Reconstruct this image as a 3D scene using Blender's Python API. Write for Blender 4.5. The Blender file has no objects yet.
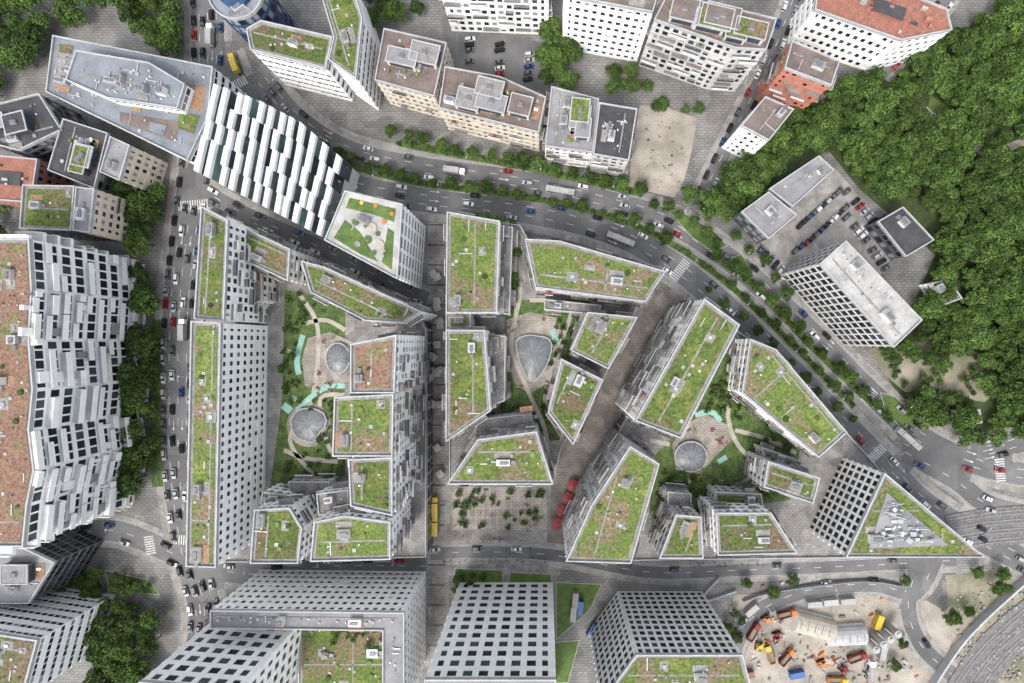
import bpy, math, random
import numpy as np
random.seed(7)
R=random.random; U=random.uniform
S=0.42; F=512.0; H=F*S; NX,NY=545.0,341.5
def P(x,y,h=0.0):
    f=S*(1-h/H); return ((x-NX)*f, -(y-NY)*f)
def PP(pts,h=0.0): return ccw([P(x,y,h) for x,y in pts])
def area2(p): return sum(p[i][0]*p[(i+1)%len(p)][1]-p[(i+1)%len(p)][0]*p[i][1] for i in range(len(p)))/2
def ccw(p): return p if area2(p)>0 else p[::-1]
def inpoly(x,y,p):
    c=False; n=len(p); j=n-1
    for i in range(n):
        if (p[i][1]>y)!=(p[j][1]>y) and x<(p[j][0]-p[i][0])*(y-p[i][1])/(p[j][1]-p[i][1])+p[i][0]: c=not c
        j=i
    return c
def offset(p,d):
    n=len(p); o=[]
    for i in range(n):
        a,b,c=p[i-1],p[i],p[(i+1)%n]
        l1=math.hypot(b[0]-a[0],b[1]-a[1]) or 1; l2=math.hypot(c[0]-b[0],c[1]-b[1]) or 1
        n1=((b[1]-a[1])/l1,-(b[0]-a[0])/l1); n2=((c[1]-b[1])/l2,-(c[0]-b[0])/l2)
        k=1+n1[0]*n2[0]+n1[1]*n2[1]; k=max(k,0.35)
        o.append((b[0]+(n1[0]+n2[0])*d/k, b[1]+(n1[1]+n2[1])*d/k))
    return o
# ---------------- materials
M={}
def mat(name,c1,c2=None,scale=0.3,rough=0.8,bump=0.0,metal=0.0,detail=5,c3=None,fine=0.25,lo=0.35,hi=0.65,rnd=0.0,fs=2.3,patch=0,spec=0.5,brick=0):
    m=bpy.data.materials.new(name); m.use_nodes=True; nt=m.node_tree; b=nt.nodes['Principled BSDF']
    b.inputs['Roughness'].default_value=rough; b.inputs['Metallic'].default_value=metal; b.inputs['Specular IOR Level'].default_value=spec
    if c2 is None: c2=tuple(x*0.82 for x in c1)
    tc=nt.nodes.new('ShaderNodeTexCoord')
    n=nt.nodes.new('ShaderNodeTexNoise'); n.inputs['Scale'].default_value=scale; n.inputs['Detail'].default_value=detail; n.inputs['Roughness'].default_value=0.65
    nt.links.new(tc.outputs['Object'],n.inputs['Vector'])
    r=nt.nodes.new('ShaderNodeValToRGB'); nt.links.new(n.outputs['Fac'],r.inputs['Fac'])
    e=r.color_ramp.elements; e[0].position=lo; e[1].position=hi; e[0].color=(*c2,1); e[1].color=(*c1,1)
    if c3: q=e.new((lo+hi)/2); q.color=(*c3,1)
    out=r.outputs['Color']
    def scl(out,val):
        vm=nt.nodes.new('ShaderNodeVectorMath'); vm.operation='SCALE'; nt.links.new(out,vm.inputs[0]); nt.links.new(val,vm.inputs['Scale']); return vm.outputs['Vector']
    def mapr(val,a,b2,c,d):
        mr=nt.nodes.new('ShaderNodeMapRange'); mr.inputs['From Min'].default_value=a; mr.inputs['From Max'].default_value=b2
        mr.inputs['To Min'].default_value=c; mr.inputs['To Max'].default_value=d; nt.links.new(val,mr.inputs['Value']); return mr.outputs['Result']
    if fine>0:
        f=nt.nodes.new('ShaderNodeTexNoise'); f.inputs['Scale'].default_value=fs; f.inputs['Detail'].default_value=3
        nt.links.new(tc.outputs['Object'],f.inputs['Vector'])
        out=scl(out,mapr(f.outputs['Fac'],.3,.7,1-fine,1+fine))
        if bump>0:
            bp=nt.nodes.new('ShaderNodeBump'); bp.inputs['Strength'].default_value=bump; bp.inputs['Distance'].default_value=0.3
            nt.links.new(f.outputs['Fac'],bp.inputs['Height']); nt.links.new(bp.outputs['Normal'],b.inputs['Normal'])
    if patch>0:
        v=nt.nodes.new('ShaderNodeTexVoronoi'); v.inputs['Scale'].default_value=patch; v.distance='MANHATTAN'; nt.links.new(tc.outputs['Object'],v.inputs['Vector'])
        sx=nt.nodes.new('ShaderNodeSeparateColor'); nt.links.new(v.outputs['Color'],sx.inputs['Color']); out=scl(out,mapr(sx.outputs[0],0,1,.78,1.17))
    if brick>0:
        bt=nt.nodes.new('ShaderNodeTexBrick'); bt.inputs['Scale'].default_value=brick; bt.inputs['Color1'].default_value=(1.06,)*3+(1,); bt.inputs['Color2'].default_value=(.86,)*3+(1,); bt.inputs['Mortar'].default_value=(.62,)*3+(1,); bt.inputs['Mortar Size'].default_value=.035
        nt.links.new(tc.outputs['Object'],bt.inputs['Vector']); out=scl(out,bt.outputs['Color'])
    if rnd>0:
        oi=nt.nodes.new('ShaderNodeObjectInfo'); out=scl(out,mapr(oi.outputs['Random'],0,1,1-rnd,1+rnd))
    nt.links.new(out,b.inputs['Base Color']); M[name]=m; return m
mat('urban',(0.25,0.243,0.23),(0.115,0.113,0.107),scale=0.05,fine=0.2,bump=0.1,patch=.1,detail=9,brick=.22)
mat('asphalt',(0.15,0.148,0.148),(0.095,0.094,0.095),scale=0.08,fine=0.12,patch=.05,detail=8)
mat('sidewalk',(0.27,0.255,0.235),(0.19,0.18,0.165),scale=0.2,fine=0.15,patch=.3)
mat('kerb',(0.36,0.35,0.33)); mat('paint',(0.66,0.66,0.64),(0.34,0.34,0.33),scale=1.5,fine=0.1)
mat('plaza',(0.37,0.335,0.29),(0.23,0.205,0.175),scale=0.16,fine=0.14,patch=.22,brick=.3,detail=8)
mat('mallpaving',(0.25,0.222,0.20),(0.15,0.132,0.12),scale=0.15,fine=0.15,patch=.2,brick=.3,detail=8)
mat('paving',(0.30,0.285,0.268),(0.165,0.158,0.15),scale=0.14,fine=0.15,patch=.25,brick=.3,detail=8)
mat('pathm',(0.40,0.365,0.31),(0.30,0.27,0.23),scale=0.4,fine=0.1)
mat('sand',(0.37,0.33,0.285),(0.19,0.17,0.14),scale=0.08,fine=0.25,bump=0.3,detail=10)
mat('dirt',(0.31,0.275,0.215),(0.09,0.10,0.05),scale=0.07,fine=0.3,bump=0.3,detail=10)
mat('lawn',(0.10,0.155,0.035),(0.05,0.09,0.02),scale=0.2,fine=0.3,bump=0.4,rough=0.9)
mat('planting',(0.10,0.15,0.04),(0.035,0.065,0.015),scale=0.4,fine=0.45,bump=0.8,rough=0.9)
mat('forestfloor',(0.05,0.075,0.02),(0.025,0.04,0.012),scale=0.3,fine=0.4)
mat('greenroof',(0.140,0.155,0.046),(0.150,0.115,0.074),scale=0.075,c3=(0.078,0.118,0.028),fine=0.42,bump=0.5,rough=0.95,lo=0.40,hi=0.64,detail=13,fs=1.0,rnd=.22,spec=.2)
mat('redroof',(0.12,0.13,0.048),(0.17,0.095,0.065),scale=0.11,c3=(0.18,0.105,0.075),fine=0.45,bump=0.6,rough=0.95,detail=12,fs=1.4,rnd=.1)
mat('gravel',(0.25,0.245,0.235),(0.155,0.15,0.145),scale=0.4,fine=0.3)
mat('ballast',(0.17,0.162,0.155),(0.095,0.09,0.086),scale=0.6,fine=0.4)
mat('membrane',(0.24,0.24,0.245),(0.15,0.15,0.16),scale=0.1,fine=0.15)
mat('bluegrey',(0.20,0.22,0.245),(0.125,0.14,0.16),scale=0.12,fine=0.12)
mat('brownroof',(0.175,0.135,0.118),(0.10,0.08,0.072),scale=0.15,fine=0.2)
mat('darkroof',(0.055,0.055,0.06),(0.03,0.03,0.035),scale=0.2,fine=0.15)
mat('whiteroof',(0.40,0.395,0.38),(0.25,0.25,0.24),scale=0.15,fine=0.12)
mat('tile',(0.29,0.12,0.085),(0.19,0.085,0.06),scale=0.5,fine=0.3)
mat('coping',(0.40,0.405,0.41),(0.30,0.305,0.31),scale=0.3,fine=0.08)
mat('white',(0.88,0.88,0.87),(0.78,0.78,0.77),scale=0.12,fine=0.04,spec=.3)
mat('roofwhite',(0.60,0.60,0.59),(0.46,0.46,0.45),scale=0.2,fine=0.06,spec=.3)
mat('offwhite',(0.76,0.745,0.72),(0.64,0.62,0.59),scale=0.2,fine=0.06,spec=.3)
mat('cream',(0.66,0.585,0.49),(0.52,0.455,0.375),scale=0.2,fine=0.08,spec=.3)
mat('greywall',(0.54,0.53,0.52),(0.42,0.415,0.41),scale=0.2,fine=0.08)
mat('darkwall',(0.10,0.10,0.11),(0.06,0.06,0.065),scale=0.2,fine=0.1)
mat('brick',(0.38,0.17,0.12),(0.24,0.11,0.09),scale=0.6,fine=0.25)
mat('redwall',(0.50,0.18,0.12),(0.38,0.14,0.09),scale=0.3,fine=0.1)
mat('metal',(0.42,0.43,0.45),(0.32,0.33,0.35),rough=0.45,metal=0.3,fine=0.05)
mat('metal_dk',(0.14,0.14,0.15),rough=0.5,fine=0.05)
mat('glass1',(0.02,0.026,0.032),(0.012,0.015,0.02),rough=0.15,fine=0,spec=.2)
mat('glass2',(0.06,0.075,0.09),(0.035,0.042,0.05),rough=0.2,fine=0,spec=.25)
mat('glass3',(0.30,0.31,0.32),(0.2,0.2,0.21),rough=0.4,fine=0,spec=.3)
mat('teal',(0.17,0.27,0.27),(0.09,0.16,0.165),rough=0.3,fine=0.1,spec=.3)
mat('glassgrey',(0.17,0.19,0.20),(0.09,0.10,0.11),rough=0.3,fine=0.1,spec=.3)
mat('blueglass',(0.04,0.08,0.17),(0.02,0.045,0.10),rough=0.2,fine=0,spec=.3)
mat('mint',(0.26,0.46,0.40),(0.20,0.36,0.32),fine=0.08)
mat('rail',(0.22,0.22,0.23),(0.17,0.17,0.17),fine=0.05); mat('wood',(0.30,0.18,0.11),(0.20,0.12,0.07),scale=1,fine=0.2)
mat('yellow',(0.60,0.42,0.04),rough=0.4,fine=0.1); mat('orange',(0.55,0.19,0.04),rough=0.4,fine=0.1); mat('red',(0.26,0.027,0.025),(0.17,0.02,0.02),rough=0.6,fine=0.15)
mat('bluebox',(0.05,0.12,0.32),rough=.5,fine=.15); mat('rust',(0.22,0.12,0.08),(0.12,0.08,0.06),fine=.3,scale=1)
mat('tyre',(0.02,0.02,0.02),fine=0); mat('bark',(0.12,0.08,0.05),fine=0.2); mat('glassroof',(0.17,0.18,0.19),(0.11,0.12,0.125),rough=0.4,fine=0.05)
mat('skin',(0.5,0.3,0.22),fine=0); mat('hair',(0.05,0.03,0.02),fine=0); mat('trousers',(0.05,0.06,0.1),fine=0)
for i,c in enumerate([(.5,.5,.48),(.05,.05,.06),(.35,.06,.05),(.08,.14,.3)]): mat('shirt%d'%i,c,fine=0)
for i,c in enumerate([(0.095,0.16,0.036),(0.067,0.12,0.026),(0.036,0.068,0.016),(0.135,0.20,0.048)]): mat('leaf%d'%i,c,tuple(x*0.7 for x in c),scale=1.5,fine=0.2,rough=0.7,rnd=0.35,detail=2,spec=.2)
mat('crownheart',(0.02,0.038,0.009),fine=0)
class MB:
    def __init__(s): s.v=[];s.f=[];s.m=[];s.mats=[]
    def mi(s,m):
        if m not in s.mats: s.mats.append(m)
        return s.mats.index(m)
    def face(s,pts,m):
        n=len(s.v); s.v+=pts; s.f.append(tuple(range(n,n+len(pts)))); s.m.append(s.mi(m))
    def prism(s,poly,z0,z1,m,top=None,bottom=False):
        n=len(s.v); k=len(poly); s.v+=[(x,y,z0) for x,y in poly]+[(x,y,z1) for x,y in poly]; a=s.mi(m)
        for i in range(k):
            j=(i+1)%k; s.f.append((n+i,n+j,n+k+j,n+k+i)); s.m.append(a)
        s.f.append(tuple(range(n+k,n+2*k))); s.m.append(s.mi(top or m))
        if bottom: s.f.append(tuple(range(n+k-1,n-1,-1))); s.m.append(a)
    def box(s,cx,cy,z0,z1,lx,ly,ang,m,top=None):
        c,sn=math.cos(ang),math.sin(ang)
        s.prism([(cx+c*a*lx/2-sn*b*ly/2,cy+sn*a*lx/2+c*b*ly/2) for a,b in((-1,-1),(1,-1),(1,1),(-1,1))],z0,z1,m,top,True)
    def cyl(s,cx,cy,z0,z1,r,m,top=None,n=12):
        s.prism([(cx+r*math.cos(2*math.pi*i/n),cy+r*math.sin(2*math.pi*i/n)) for i in range(n)],z0,z1,m,top)
    def bar(s,a,c,r,m,r2=None):
        d=np.array(c)-np.array(a); d=d/np.linalg.norm(d); u=np.cross(d,[.3,.9,.31]); u/=np.linalg.norm(u); v=np.cross(d,u); n=len(s.v); mi=s.mi(m)
        for p,q in((a,r),(c,r2 or r)):
            for i in range(4): t=i*math.pi/2+.785; s.v.append(tuple(np.array(p)+(u*math.cos(t)+v*math.sin(t))*q))
        for i in range(4): j=(i+1)%4; s.f.append((n+i,n+j,n+4+j,n+4+i)); s.m.append(mi)
        s.f.append((n+3,n+2,n+1,n)); s.m.append(mi); s.f.append((n+4,n+5,n+6,n+7)); s.m.append(mi)
    def wheel(s,x,y,w,r,m='tyre'):
        n=len(s.v); mi=s.mi(m)
        for yy in(y-w/2,y+w/2):
            for t in range(10): s.v.append((x+r*math.cos(t*.628),yy,r+r*math.sin(t*.628)))
        for t in range(10): s.f.append((n+t,n+(t+1)%10,n+10+(t+1)%10,n+10+t)); s.m.append(mi)
        s.f.append(tuple(range(n+9,n-1,-1))); s.m.append(mi); s.f.append(tuple(range(n+10,n+20))); s.m.append(mi)
    def ring(s,po,pi,z0,z1,m):
        k=len(po); n=len(s.v); a=s.mi(m)
        s.v+=[(x,y,z0) for x,y in po]+[(x,y,z1) for x,y in po]+[(x,y,z1) for x,y in pi]+[(x,y,z0) for x,y in pi]
        for i in range(k):
            j=(i+1)%k
            for q in((n+i,n+j,n+k+j,n+k+i),(n+k+i,n+k+j,n+2*k+j,n+2*k+i),(n+2*k+i,n+2*k+j,n+3*k+j,n+3*k+i)): s.f.append(q); s.m.append(a)
    def mesh(s,name):
        me=bpy.data.meshes.new(name); me.from_pydata(s.v,[],s.f)
        for x in s.mats: me.materials.append(M[x])
        me.polygons.foreach_set('material_index',s.m); me.update(); return me
    def obj(s,name,parent=None):
        if not s.f: return None
        o=bpy.data.objects.new(name,s.mesh(name)); link(o)
        if parent: o.parent=parent; o.location=(-parent.location[0],-parent.location[1],-parent.location[2])
        return o
def link(o): bpy.context.scene.collection.objects.link(o)
def empty(name,x=0,y=0,z=0):
    e=bpy.data.objects.new(name,None); e.location=(x,y,z); e.empty_display_size=1; link(e); return e
def inst(name,me,x,y,z,a,sc=1.0,parent=None):
    o=bpy.data.objects.new(name,me); o.location=(x,y,z); o.rotation_euler=(0,0,a); o.scale=(sc,sc,sc); link(o)
    if parent: o.parent=parent
    return o
# ---------------- buildings
ST={
'punch':dict(wall='white',fh=4.3,bw=3.1,band=2.0,pw=1.5,g=('glass1','glass1','glass2'),blank=.1),
'band':dict(wall='white',fh=4.3,bw=2.6,band=2.2,pw=0.3,g=('glass1','glass1','glass2','glass3')),
'bandw':dict(wall='white',fh=5.0,bw=3.4,band=1.7,pw=0.6,g=('glass1','glass1','glass2'),step=1),
'bal':dict(wall='offwhite',fh=3.4,bw=3.2,band=1.1,pw=1.5,bal=0.6,g=('glass1','glass2','glass1','glass3'),blank=.12),
'balw':dict(wall='white',fh=3.6,bw=3.2,band=1.2,pw=1.4,bal=0.5,g=('glass1','glass2','glass1','glass3'),blank=.12),
'bald':dict(wall='greywall',fh=3.4,bw=3.4,band=0.8,pw=1.4,bal=0.6,g=('glass1','glass1','glass2'),blank=.15),
'dark':dict(wall='darkwall',fh=3.6,bw=3.0,band=0.9,pw=0.6,g=('glass1','glass2','glass3')),
'officeg':dict(wall='greywall',fh=4.2,bw=3.0,band=0.5,pw=0.7,g=('glass1','glass1','glass2')),
'grid':dict(wall='white',fh=5.2,bw=5.0,band=2.0,pw=2.0,g=('glass2','glass2','glass1')),
'gridg':dict(wall='offwhite',fh=3.5,bw=3.0,band=0.9,pw=1.0,g=('glass1','glass1','glass2')),
'cream':dict(wall='cream',fh=3.6,bw=2.9,band=1.6,pw=1.4,bal=.15,g=('glass1','glass2','glass3'),blank=.1),
'redw':dict(wall='redwall',fh=3.4,bw=3.0,band=1.4,pw=1.4,bal=.3,g=('glass1','glass3')),
'brick':dict(wall='brick',fh=3.5,bw=3.0,band=1.6,pw=1.5,g=('glass1','glass2')),
'teal':dict(wall='white',fh=4.2,bw=5.0,band=1.5,pw=1.2,g=('teal','glass2','glassgrey')),
'glass':dict(wall='metal_dk',fh=3.6,bw=2.2,band=0.35,pw=0.2,g=('glass1','glass2','glass1')),
'tower':dict(wall='blueglass',fh=4.5,bw=2.2,band=1.2,pw=0.2,g=('glass1','glass2','glass3')),
}
def rpt(poly):
    xs=[p[0] for p in poly]; ys=[p[1] for p in poly]
    for _ in range(60):
        x,y=U(min(xs),max(xs)),U(min(ys),max(ys))
        if inpoly(x,y,poly): return x,y
    return sum(xs)/len(xs),sum(ys)/len(ys)
def longedge(p):
    b=max(range(len(p)),key=lambda i: math.hypot(p[i][0]-p[i-1][0],p[i][1]-p[i-1][1])); return math.atan2(p[b][1]-p[b-1][1],p[b][0]-p[b-1][0])
def building(name,px,k,style='bal',roof='green',z0=0.0,equip=1.0,paths=True,pent=0):
    s=ST[style]; h=k*H; poly=PP(px,h); cx=sum(p[0] for p in poly)/len(poly); cy=sum(p[1] for p in poly)/len(poly)
    e=empty(name,cx,cy,0); W=MB(); G=MB(); B=MB()
    W.prism(poly,z0,h-0.02,'darkwall' if style!='brick' else 'brick')
    nf=max(1,round((h-z0)/s['fh'])); fh=(h-z0)/nf
    for j in range(nf+1):
        zc=z0+j*fh
        a=max(z0,zc-s['band']*0.35); b=min(h+0.0,zc+s['band']*0.65)
        if j==nf: a,b=h-s['band']*0.5,h+0.05
        if b>a: W.prism(offset(poly,0.34),a,b,s['wall'],bottom=True)
    for i in range(len(poly)):
        p,q=poly[i],poly[(i+1)%len(poly)]; L=math.hypot(q[0]-p[0],q[1]-p[1])
        if L<0.8: continue
        dx,dy=(q[0]-p[0])/L,(q[1]-p[1])/L; nx,ny=dy,-dx; ang=math.atan2(dy,dx)
        nb=max(1,round(L/s['bw'])); bw=L/nb
        for a in range(nb+1):
            u=min(max(a*bw,s['pw']/2),L-s['pw']/2)
            W.box(p[0]+dx*u+nx*0.11,p[1]+dy*u+ny*0.11,z0,h-0.1,s['pw'],0.26,ang,s['wall'])
        for a in range(nb):
            u0,u1=a*bw,(a+1)*bw
            for j in range(nf):
                za,zb=z0+j*fh+0.1,z0+(j+1)*fh-0.1
                o=0.05
                G.face([(p[0]+dx*u0+nx*o,p[1]+dy*u0+ny*o,za),(p[0]+dx*u1+nx*o,p[1]+dy*u1+ny*o,za),(p[0]+dx*u1+nx*o,p[1]+dy*u1+ny*o,zb),(p[0]+dx*u0+nx*o,p[1]+dy*u0+ny*o,zb)],random.choice(s['g']))
                if R()<s.get('blank',0):   # closed bay or half-drawn shutter
                    um=(u0+u1)/2; hf=random.choice((0,1)); W.box(p[0]+dx*um+nx*.1,p[1]+dy*um+ny*.1,za+(0 if not hf else fh*.5),zb,(bw-s['pw']*.5),.14,ang,s['wall'] if R()<.6 else 'glass3')
        if s.get('step') and L>6:
            for j in range(0,nf+1):
                u=0
                while u<L-2:
                    w=min(U(5,16),L-u); d=random.choice((0,0,1.3,2.3,3.2)) 
                    if d>0:
                        zz=z0+j*fh; c0=u+w/2
                        W.box(p[0]+dx*c0+nx*(.36+d/2),p[1]+dy*c0+ny*(.36+d/2),max(z0,zz-.8),zz+.35,w-.3,d,ang,'white','roofwhite')
                        W.box(p[0]+dx*c0+nx*(.36+d-.12),p[1]+dy*c0+ny*(.36+d-.12),zz+.36,zz+1.3,w-.34,.16,ang,'white')
                        if R()<.3: W.box(p[0]+dx*(c0-w*.2)+nx*(.5),p[1]+dy*(c0-w*.2)+ny*.5,zz+.3,zz+fh-1.1,w*.3,1.2,ang,'glass3' if R()<.4 else 'white')
                    u+=w
        if s.get('bal',0) and L>6:
            for j in range(1,nf):
                a=0
                while a<nb-1:
                    if R()<s['bal']:
                        w=random.choice((1,2,2))*bw*0.92; u=(a+0.5)*bw+w/2-bw*0.45; d=U(1.2,2.0); zz=z0+j*fh+0.03+0.01*(a%3)
                        if u+w/2<L:
                            B.box(p[0]+dx*u+nx*(0.36+d/2),p[1]+dy*u+ny*(0.36+d/2),zz-0.1,zz+0.12,w,d,ang,s['wall'],'paving')
                            rm=random.choice(('rail','white','glass2'))
                            B.box(p[0]+dx*u+nx*(0.36+d-0.05),p[1]+dy*u+ny*(0.36+d-0.05),zz+0.13,zz+1.1,w,0.08,ang,rm)
                            if R()<.15: B.box(p[0]+dx*u+nx*(0.36+d/2),p[1]+dy*u+ny*(0.36+d/2),zz+0.12,zz+.8,1.2,.8,ang,random.choice(('wood','red','leaf0','whiteroof')))
                        a+=2
                    a+=1
    Rf=MB()
    Rf.ring(offset(poly,0.36),offset(poly,-0.08),h-0.6,h+0.75,'coping')
    ins=offset(poly,-0.06)
    base={'green':'gravel','redroof':'gravel','blue':'bluegrey','brown':'brownroof','dark':'darkroof','white':'whiteroof','membrane':'membrane','tile':'tile','paving':'paving'}[roof]
    Rf.face([(x,y,h+0.06) for x,y in ins],base)
    ar=abs(area2(poly)); ang=longedge(poly)
    c,sn=math.cos(ang),math.sin(ang)
    if roof in('green','redroof'):
        g=offset(poly,-1.1)
        if area2(g)>0: Rf.prism(g,h+0.07,h+0.2,'greenroof' if roof=='green' else 'redroof')
    E=MB(); ip=offset(poly,-2.0)
    if area2(ip)<20: ip=offset(poly,-1.0)
    if roof!='tile':
        if paths and ar>120:
            for rr in range(1 if ar<700 else 2):
                ox,oy=rpt(ip); m='gravel' if roof in('green','redroof') else random.choice(('gravel','paving'))
                cc,ss=(c,sn) if rr==0 else (-sn,c)
                t=-90
                while t<90:
                    x,y=ox+cc*t,oy+ss*t
                    if inpoly(x,y,ip): E.box(x,y,h+0.05,h+0.24,1.22,0.55,ang if rr==0 else ang+math.pi/2,m)
                    t+=1.25
            if roof in('green','redroof'):
                for rr in range(int(ar/260)):
                    x,y=rpt(ip); a,b=U(2,4.5),U(2,3.5); E.box(x,y,h+.08,h+.222,a,b,ang,'gravel'); E.box(x,y,h+.1,h+.6,a*.35,b*.35,ang,'coping',random.choice(('glass3','whiteroof','metal')))
                for rr in range(int(ar/90)):
                    x,y=rpt(ip); a=U(.3,1.1); E.cyl(x,y,h+.15,h+.2+a*.5,a,random.choice(('leaf0','leaf1','leaf2','leaf3')),n=7)
        for _ in range(int(ar/38*equip)):
            x,y=rpt(ip); r=R()
            if r<0.55: E.cyl(x,y,h+0.05,h+U(.5,.9),U(.15,.3),random.choice(('white','metal','metal_dk')),n=8)
            elif r<.9:
                w=U(.7,1.3); E.box(x,y,h+0.04,h+0.45,w,w,ang,'coping','glass3' if r>0.8 else 'whiteroof')
            else: E.box(x,y,h+0.1,h+0.4,U(2,5),.35,ang+random.choice((0,1.571)),'metal')
        for _ in range(max(1,int(ar/380*equip))):
            x,y=rpt(offset(poly,-3.2) if ar>300 else ip); a,b,zh=U(2.5,5),U(2,3.4),U(1.2,2.6)
            E.box(x,y,h+0.03,h+zh,a,b,ang,random.choice(('offwhite','metal','greywall')),random.choice(('membrane','metal','gravel')))
            E.box(x,y,h+zh,h+zh+0.25,a*0.5,b*0.5,ang,'metal_dk'); E.cyl(x+a*0.33*c,y+a*0.33*sn,h+zh-0.1,h+zh+0.4,0.45,'metal','metal_dk')
            if R()<0.6: E.box(x+(a*.5+1.2)*c,y+(a*.5+1.2)*sn,h+0.03,h+0.9,1.8,1.3,ang,'metal','metal_dk')
            if R()<0.6: E.box(x-sn*(b*.5+1.5),y+c*(b*.5+1.5),h+0.22,h+0.27,a*1.3,2.2,ang,random.choice(('paving','wood','gravel')))
    else:
        for _ in range(int(ar/45)):
            x,y=rpt(ip); E.box(x,y,h+.05,h+U(.5,1.6),U(.8,2.8),U(.6,1.4),ang,random.choice(('tile','whiteroof','brick')),'glass2' if R()<.5 else None)
        x0,y0=cx,cy; E.box(x0,y0,h+.05,h+1.0,12,5,ang,'tile','darkroof')
    for q in range(pent):
        x,y=rpt(offset(poly,-4.5)); a,b=U(7,12),U(5,8); zz=U(2.8,3.3)+q*.11
        pts=[(x+c*u*a/2-sn*v*b/2,y+sn*u*a/2+c*v*b/2) for u,v in((-1,-1),(1,-1),(1,1),(-1,1))]
        if all(inpoly(u,v,offset(poly,-.8)) for u,v in pts):
            W.prism(pts,h+.02,h+zz,s['wall']); Rf.ring(offset(pts,.3),offset(pts,-.1),h+zz-.2,h+zz+.25,'coping'); Rf.face([(u,v,h+zz+.05+q*.01) for u,v in offset(pts,-.09)],random.choice(('gravel','membrane','greenroof',base,base)))
            for i in range(4):
                u,v=pts[i],pts[(i+1)%4]; L=math.hypot(u[0]-v[0],u[1]-v[1]); G.box((u[0]+v[0])/2,(u[1]+v[1])/2,h+.4,h+zz-.6,L*.8,.12,math.atan2(v[1]-u[1],v[0]-u[0]),'glass2')
            E.box(x,y,h+zz,h+zz+.9,2,1.5,ang,'metal','metal_dk')
            tx,ty=x+c*(a*.5+2),y+sn*(a*.5+2)
            if inpoly(tx,ty,ip): E.box(tx,ty,h+.2,h+.26,3.4,b*.8,ang,'wood'); E.box(tx,ty+1,h+.26,h+.9,1.6,.9,ang,'white')
            for _ in range(5):
                u,v=x+U(-a,a)*.8,y+U(-b,b)
                if inpoly(u,v,ip) and not inpoly(u,v,pts): E.cyl(u,v,h+.06,h+U(.6,1.2),U(.4,.9),random.choice(('leaf0','leaf1','leaf3')),n=7)
    W.obj('walls',e); G.obj('windows',e); B.obj('balconies',e); Rf.obj('roof',e); E.obj('roof_equipment',e)
    return e,poly,h
# ---------------- ground & strips
zc=[0.004]
def nz(): zc[0]+=0.004; return zc[0]
def sheet(name,px,m,h=0.0,z=None):
    b=MB(); zz=h+(nz() if z is None else z); b.face([(x,y,zz) for x,y in PP(px,h)],m); return b.obj(name)
def smooth(px,step=3.0,h=0.0):
    p=[P(x,y,h) for x,y in px]; q=[p[0]]+p+[p[-1]]; o=[]
    for i in range(1,len(q)-2):
        a,b,c,d=q[i-1:i+3]
        for t in range(12):
            t/=12; o.append(tuple(0.5*(2*b[k]+(c[k]-a[k])*t+(2*a[k]-5*b[k]+4*c[k]-d[k])*t*t+(-a[k]+3*b[k]-3*c[k]+d[k])*t**3) for k in(0,1)))
    o.append(q[-2]); r=[o[0]]; acc=0
    for i in range(1,len(o)):
        a,b=o[i-1],o[i]; L=math.hypot(b[0]-a[0],b[1]-a[1]); 
        while acc+L>=step and L>0:
            t=(step-acc)/L; a=(a[0]+(b[0]-a[0])*t,a[1]+(b[1]-a[1])*t); r.append(a); L=math.hypot(b[0]-a[0],b[1]-a[1]); acc=0
        acc+=L
    return r
def nrm(p):
    o=[]
    for i in range(len(p)):
        a,b=p[max(0,i-1)],p[min(len(p)-1,i+1)]; L=math.hypot(b[0]-a[0],b[1]-a[1]) or 1; o.append((-(b[1]-a[1])/L,(b[0]-a[0])/L))
    return o
def stripq(b,p,n,a,c,z,m,i):
    (x0,y0),(x1,y1),(u0,v0),(u1,v1)=p[i],p[i+1],n[i],n[i+1]; a,c=min(a,c),max(a,c)
    b.face([(x0+u0*a,y0+v0*a,z),(x1+u1*a,y1+v1*a,z),(x1+u1*c,y1+v1*c,z),(x0+u0*c,y0+v0*c,z)],m)
def strip(b,px,w,z,m,h=0.0,side=0.0):
    p=smooth(px,2.0,h); n=nrm(p)
    for i in range(len(p)-1): stripq(b,p,n,-w/2,w/2,h+z,m,i)
    if side:
        for sg in(-1,1):
            pts=[(p[i][0]+n[i][0]*w/2*sg,p[i][1]+n[i][1]*w/2*sg) for i in range(len(p))]
            for i in range(len(pts)-1): 
                a,c=pts[i],pts[i+1]; f=[(a[0],a[1],h+z-side),(c[0],c[1],h+z-side),(c[0],c[1],h+z),(a[0],a[1],h+z)]
                b.face(f if sg<0 else f[::-1],m)
ROADS=[]
def road(name,px,w,lanes=2,walk=2.6,m='asphalt',edge=True): ROADS.append(dict(name=name,p=smooth(px),w=w,l=lanes,walk=walk,m=m,edge=edge))
def onroad(x,y,skip=None,mg=0.0):
    for r in ROADS:
        if r is skip: continue
        for (a,b) in r['p']:
            if (a-x)**2+(b-y)**2<(r['w']/2+mg)**2: return True
    return False
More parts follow.
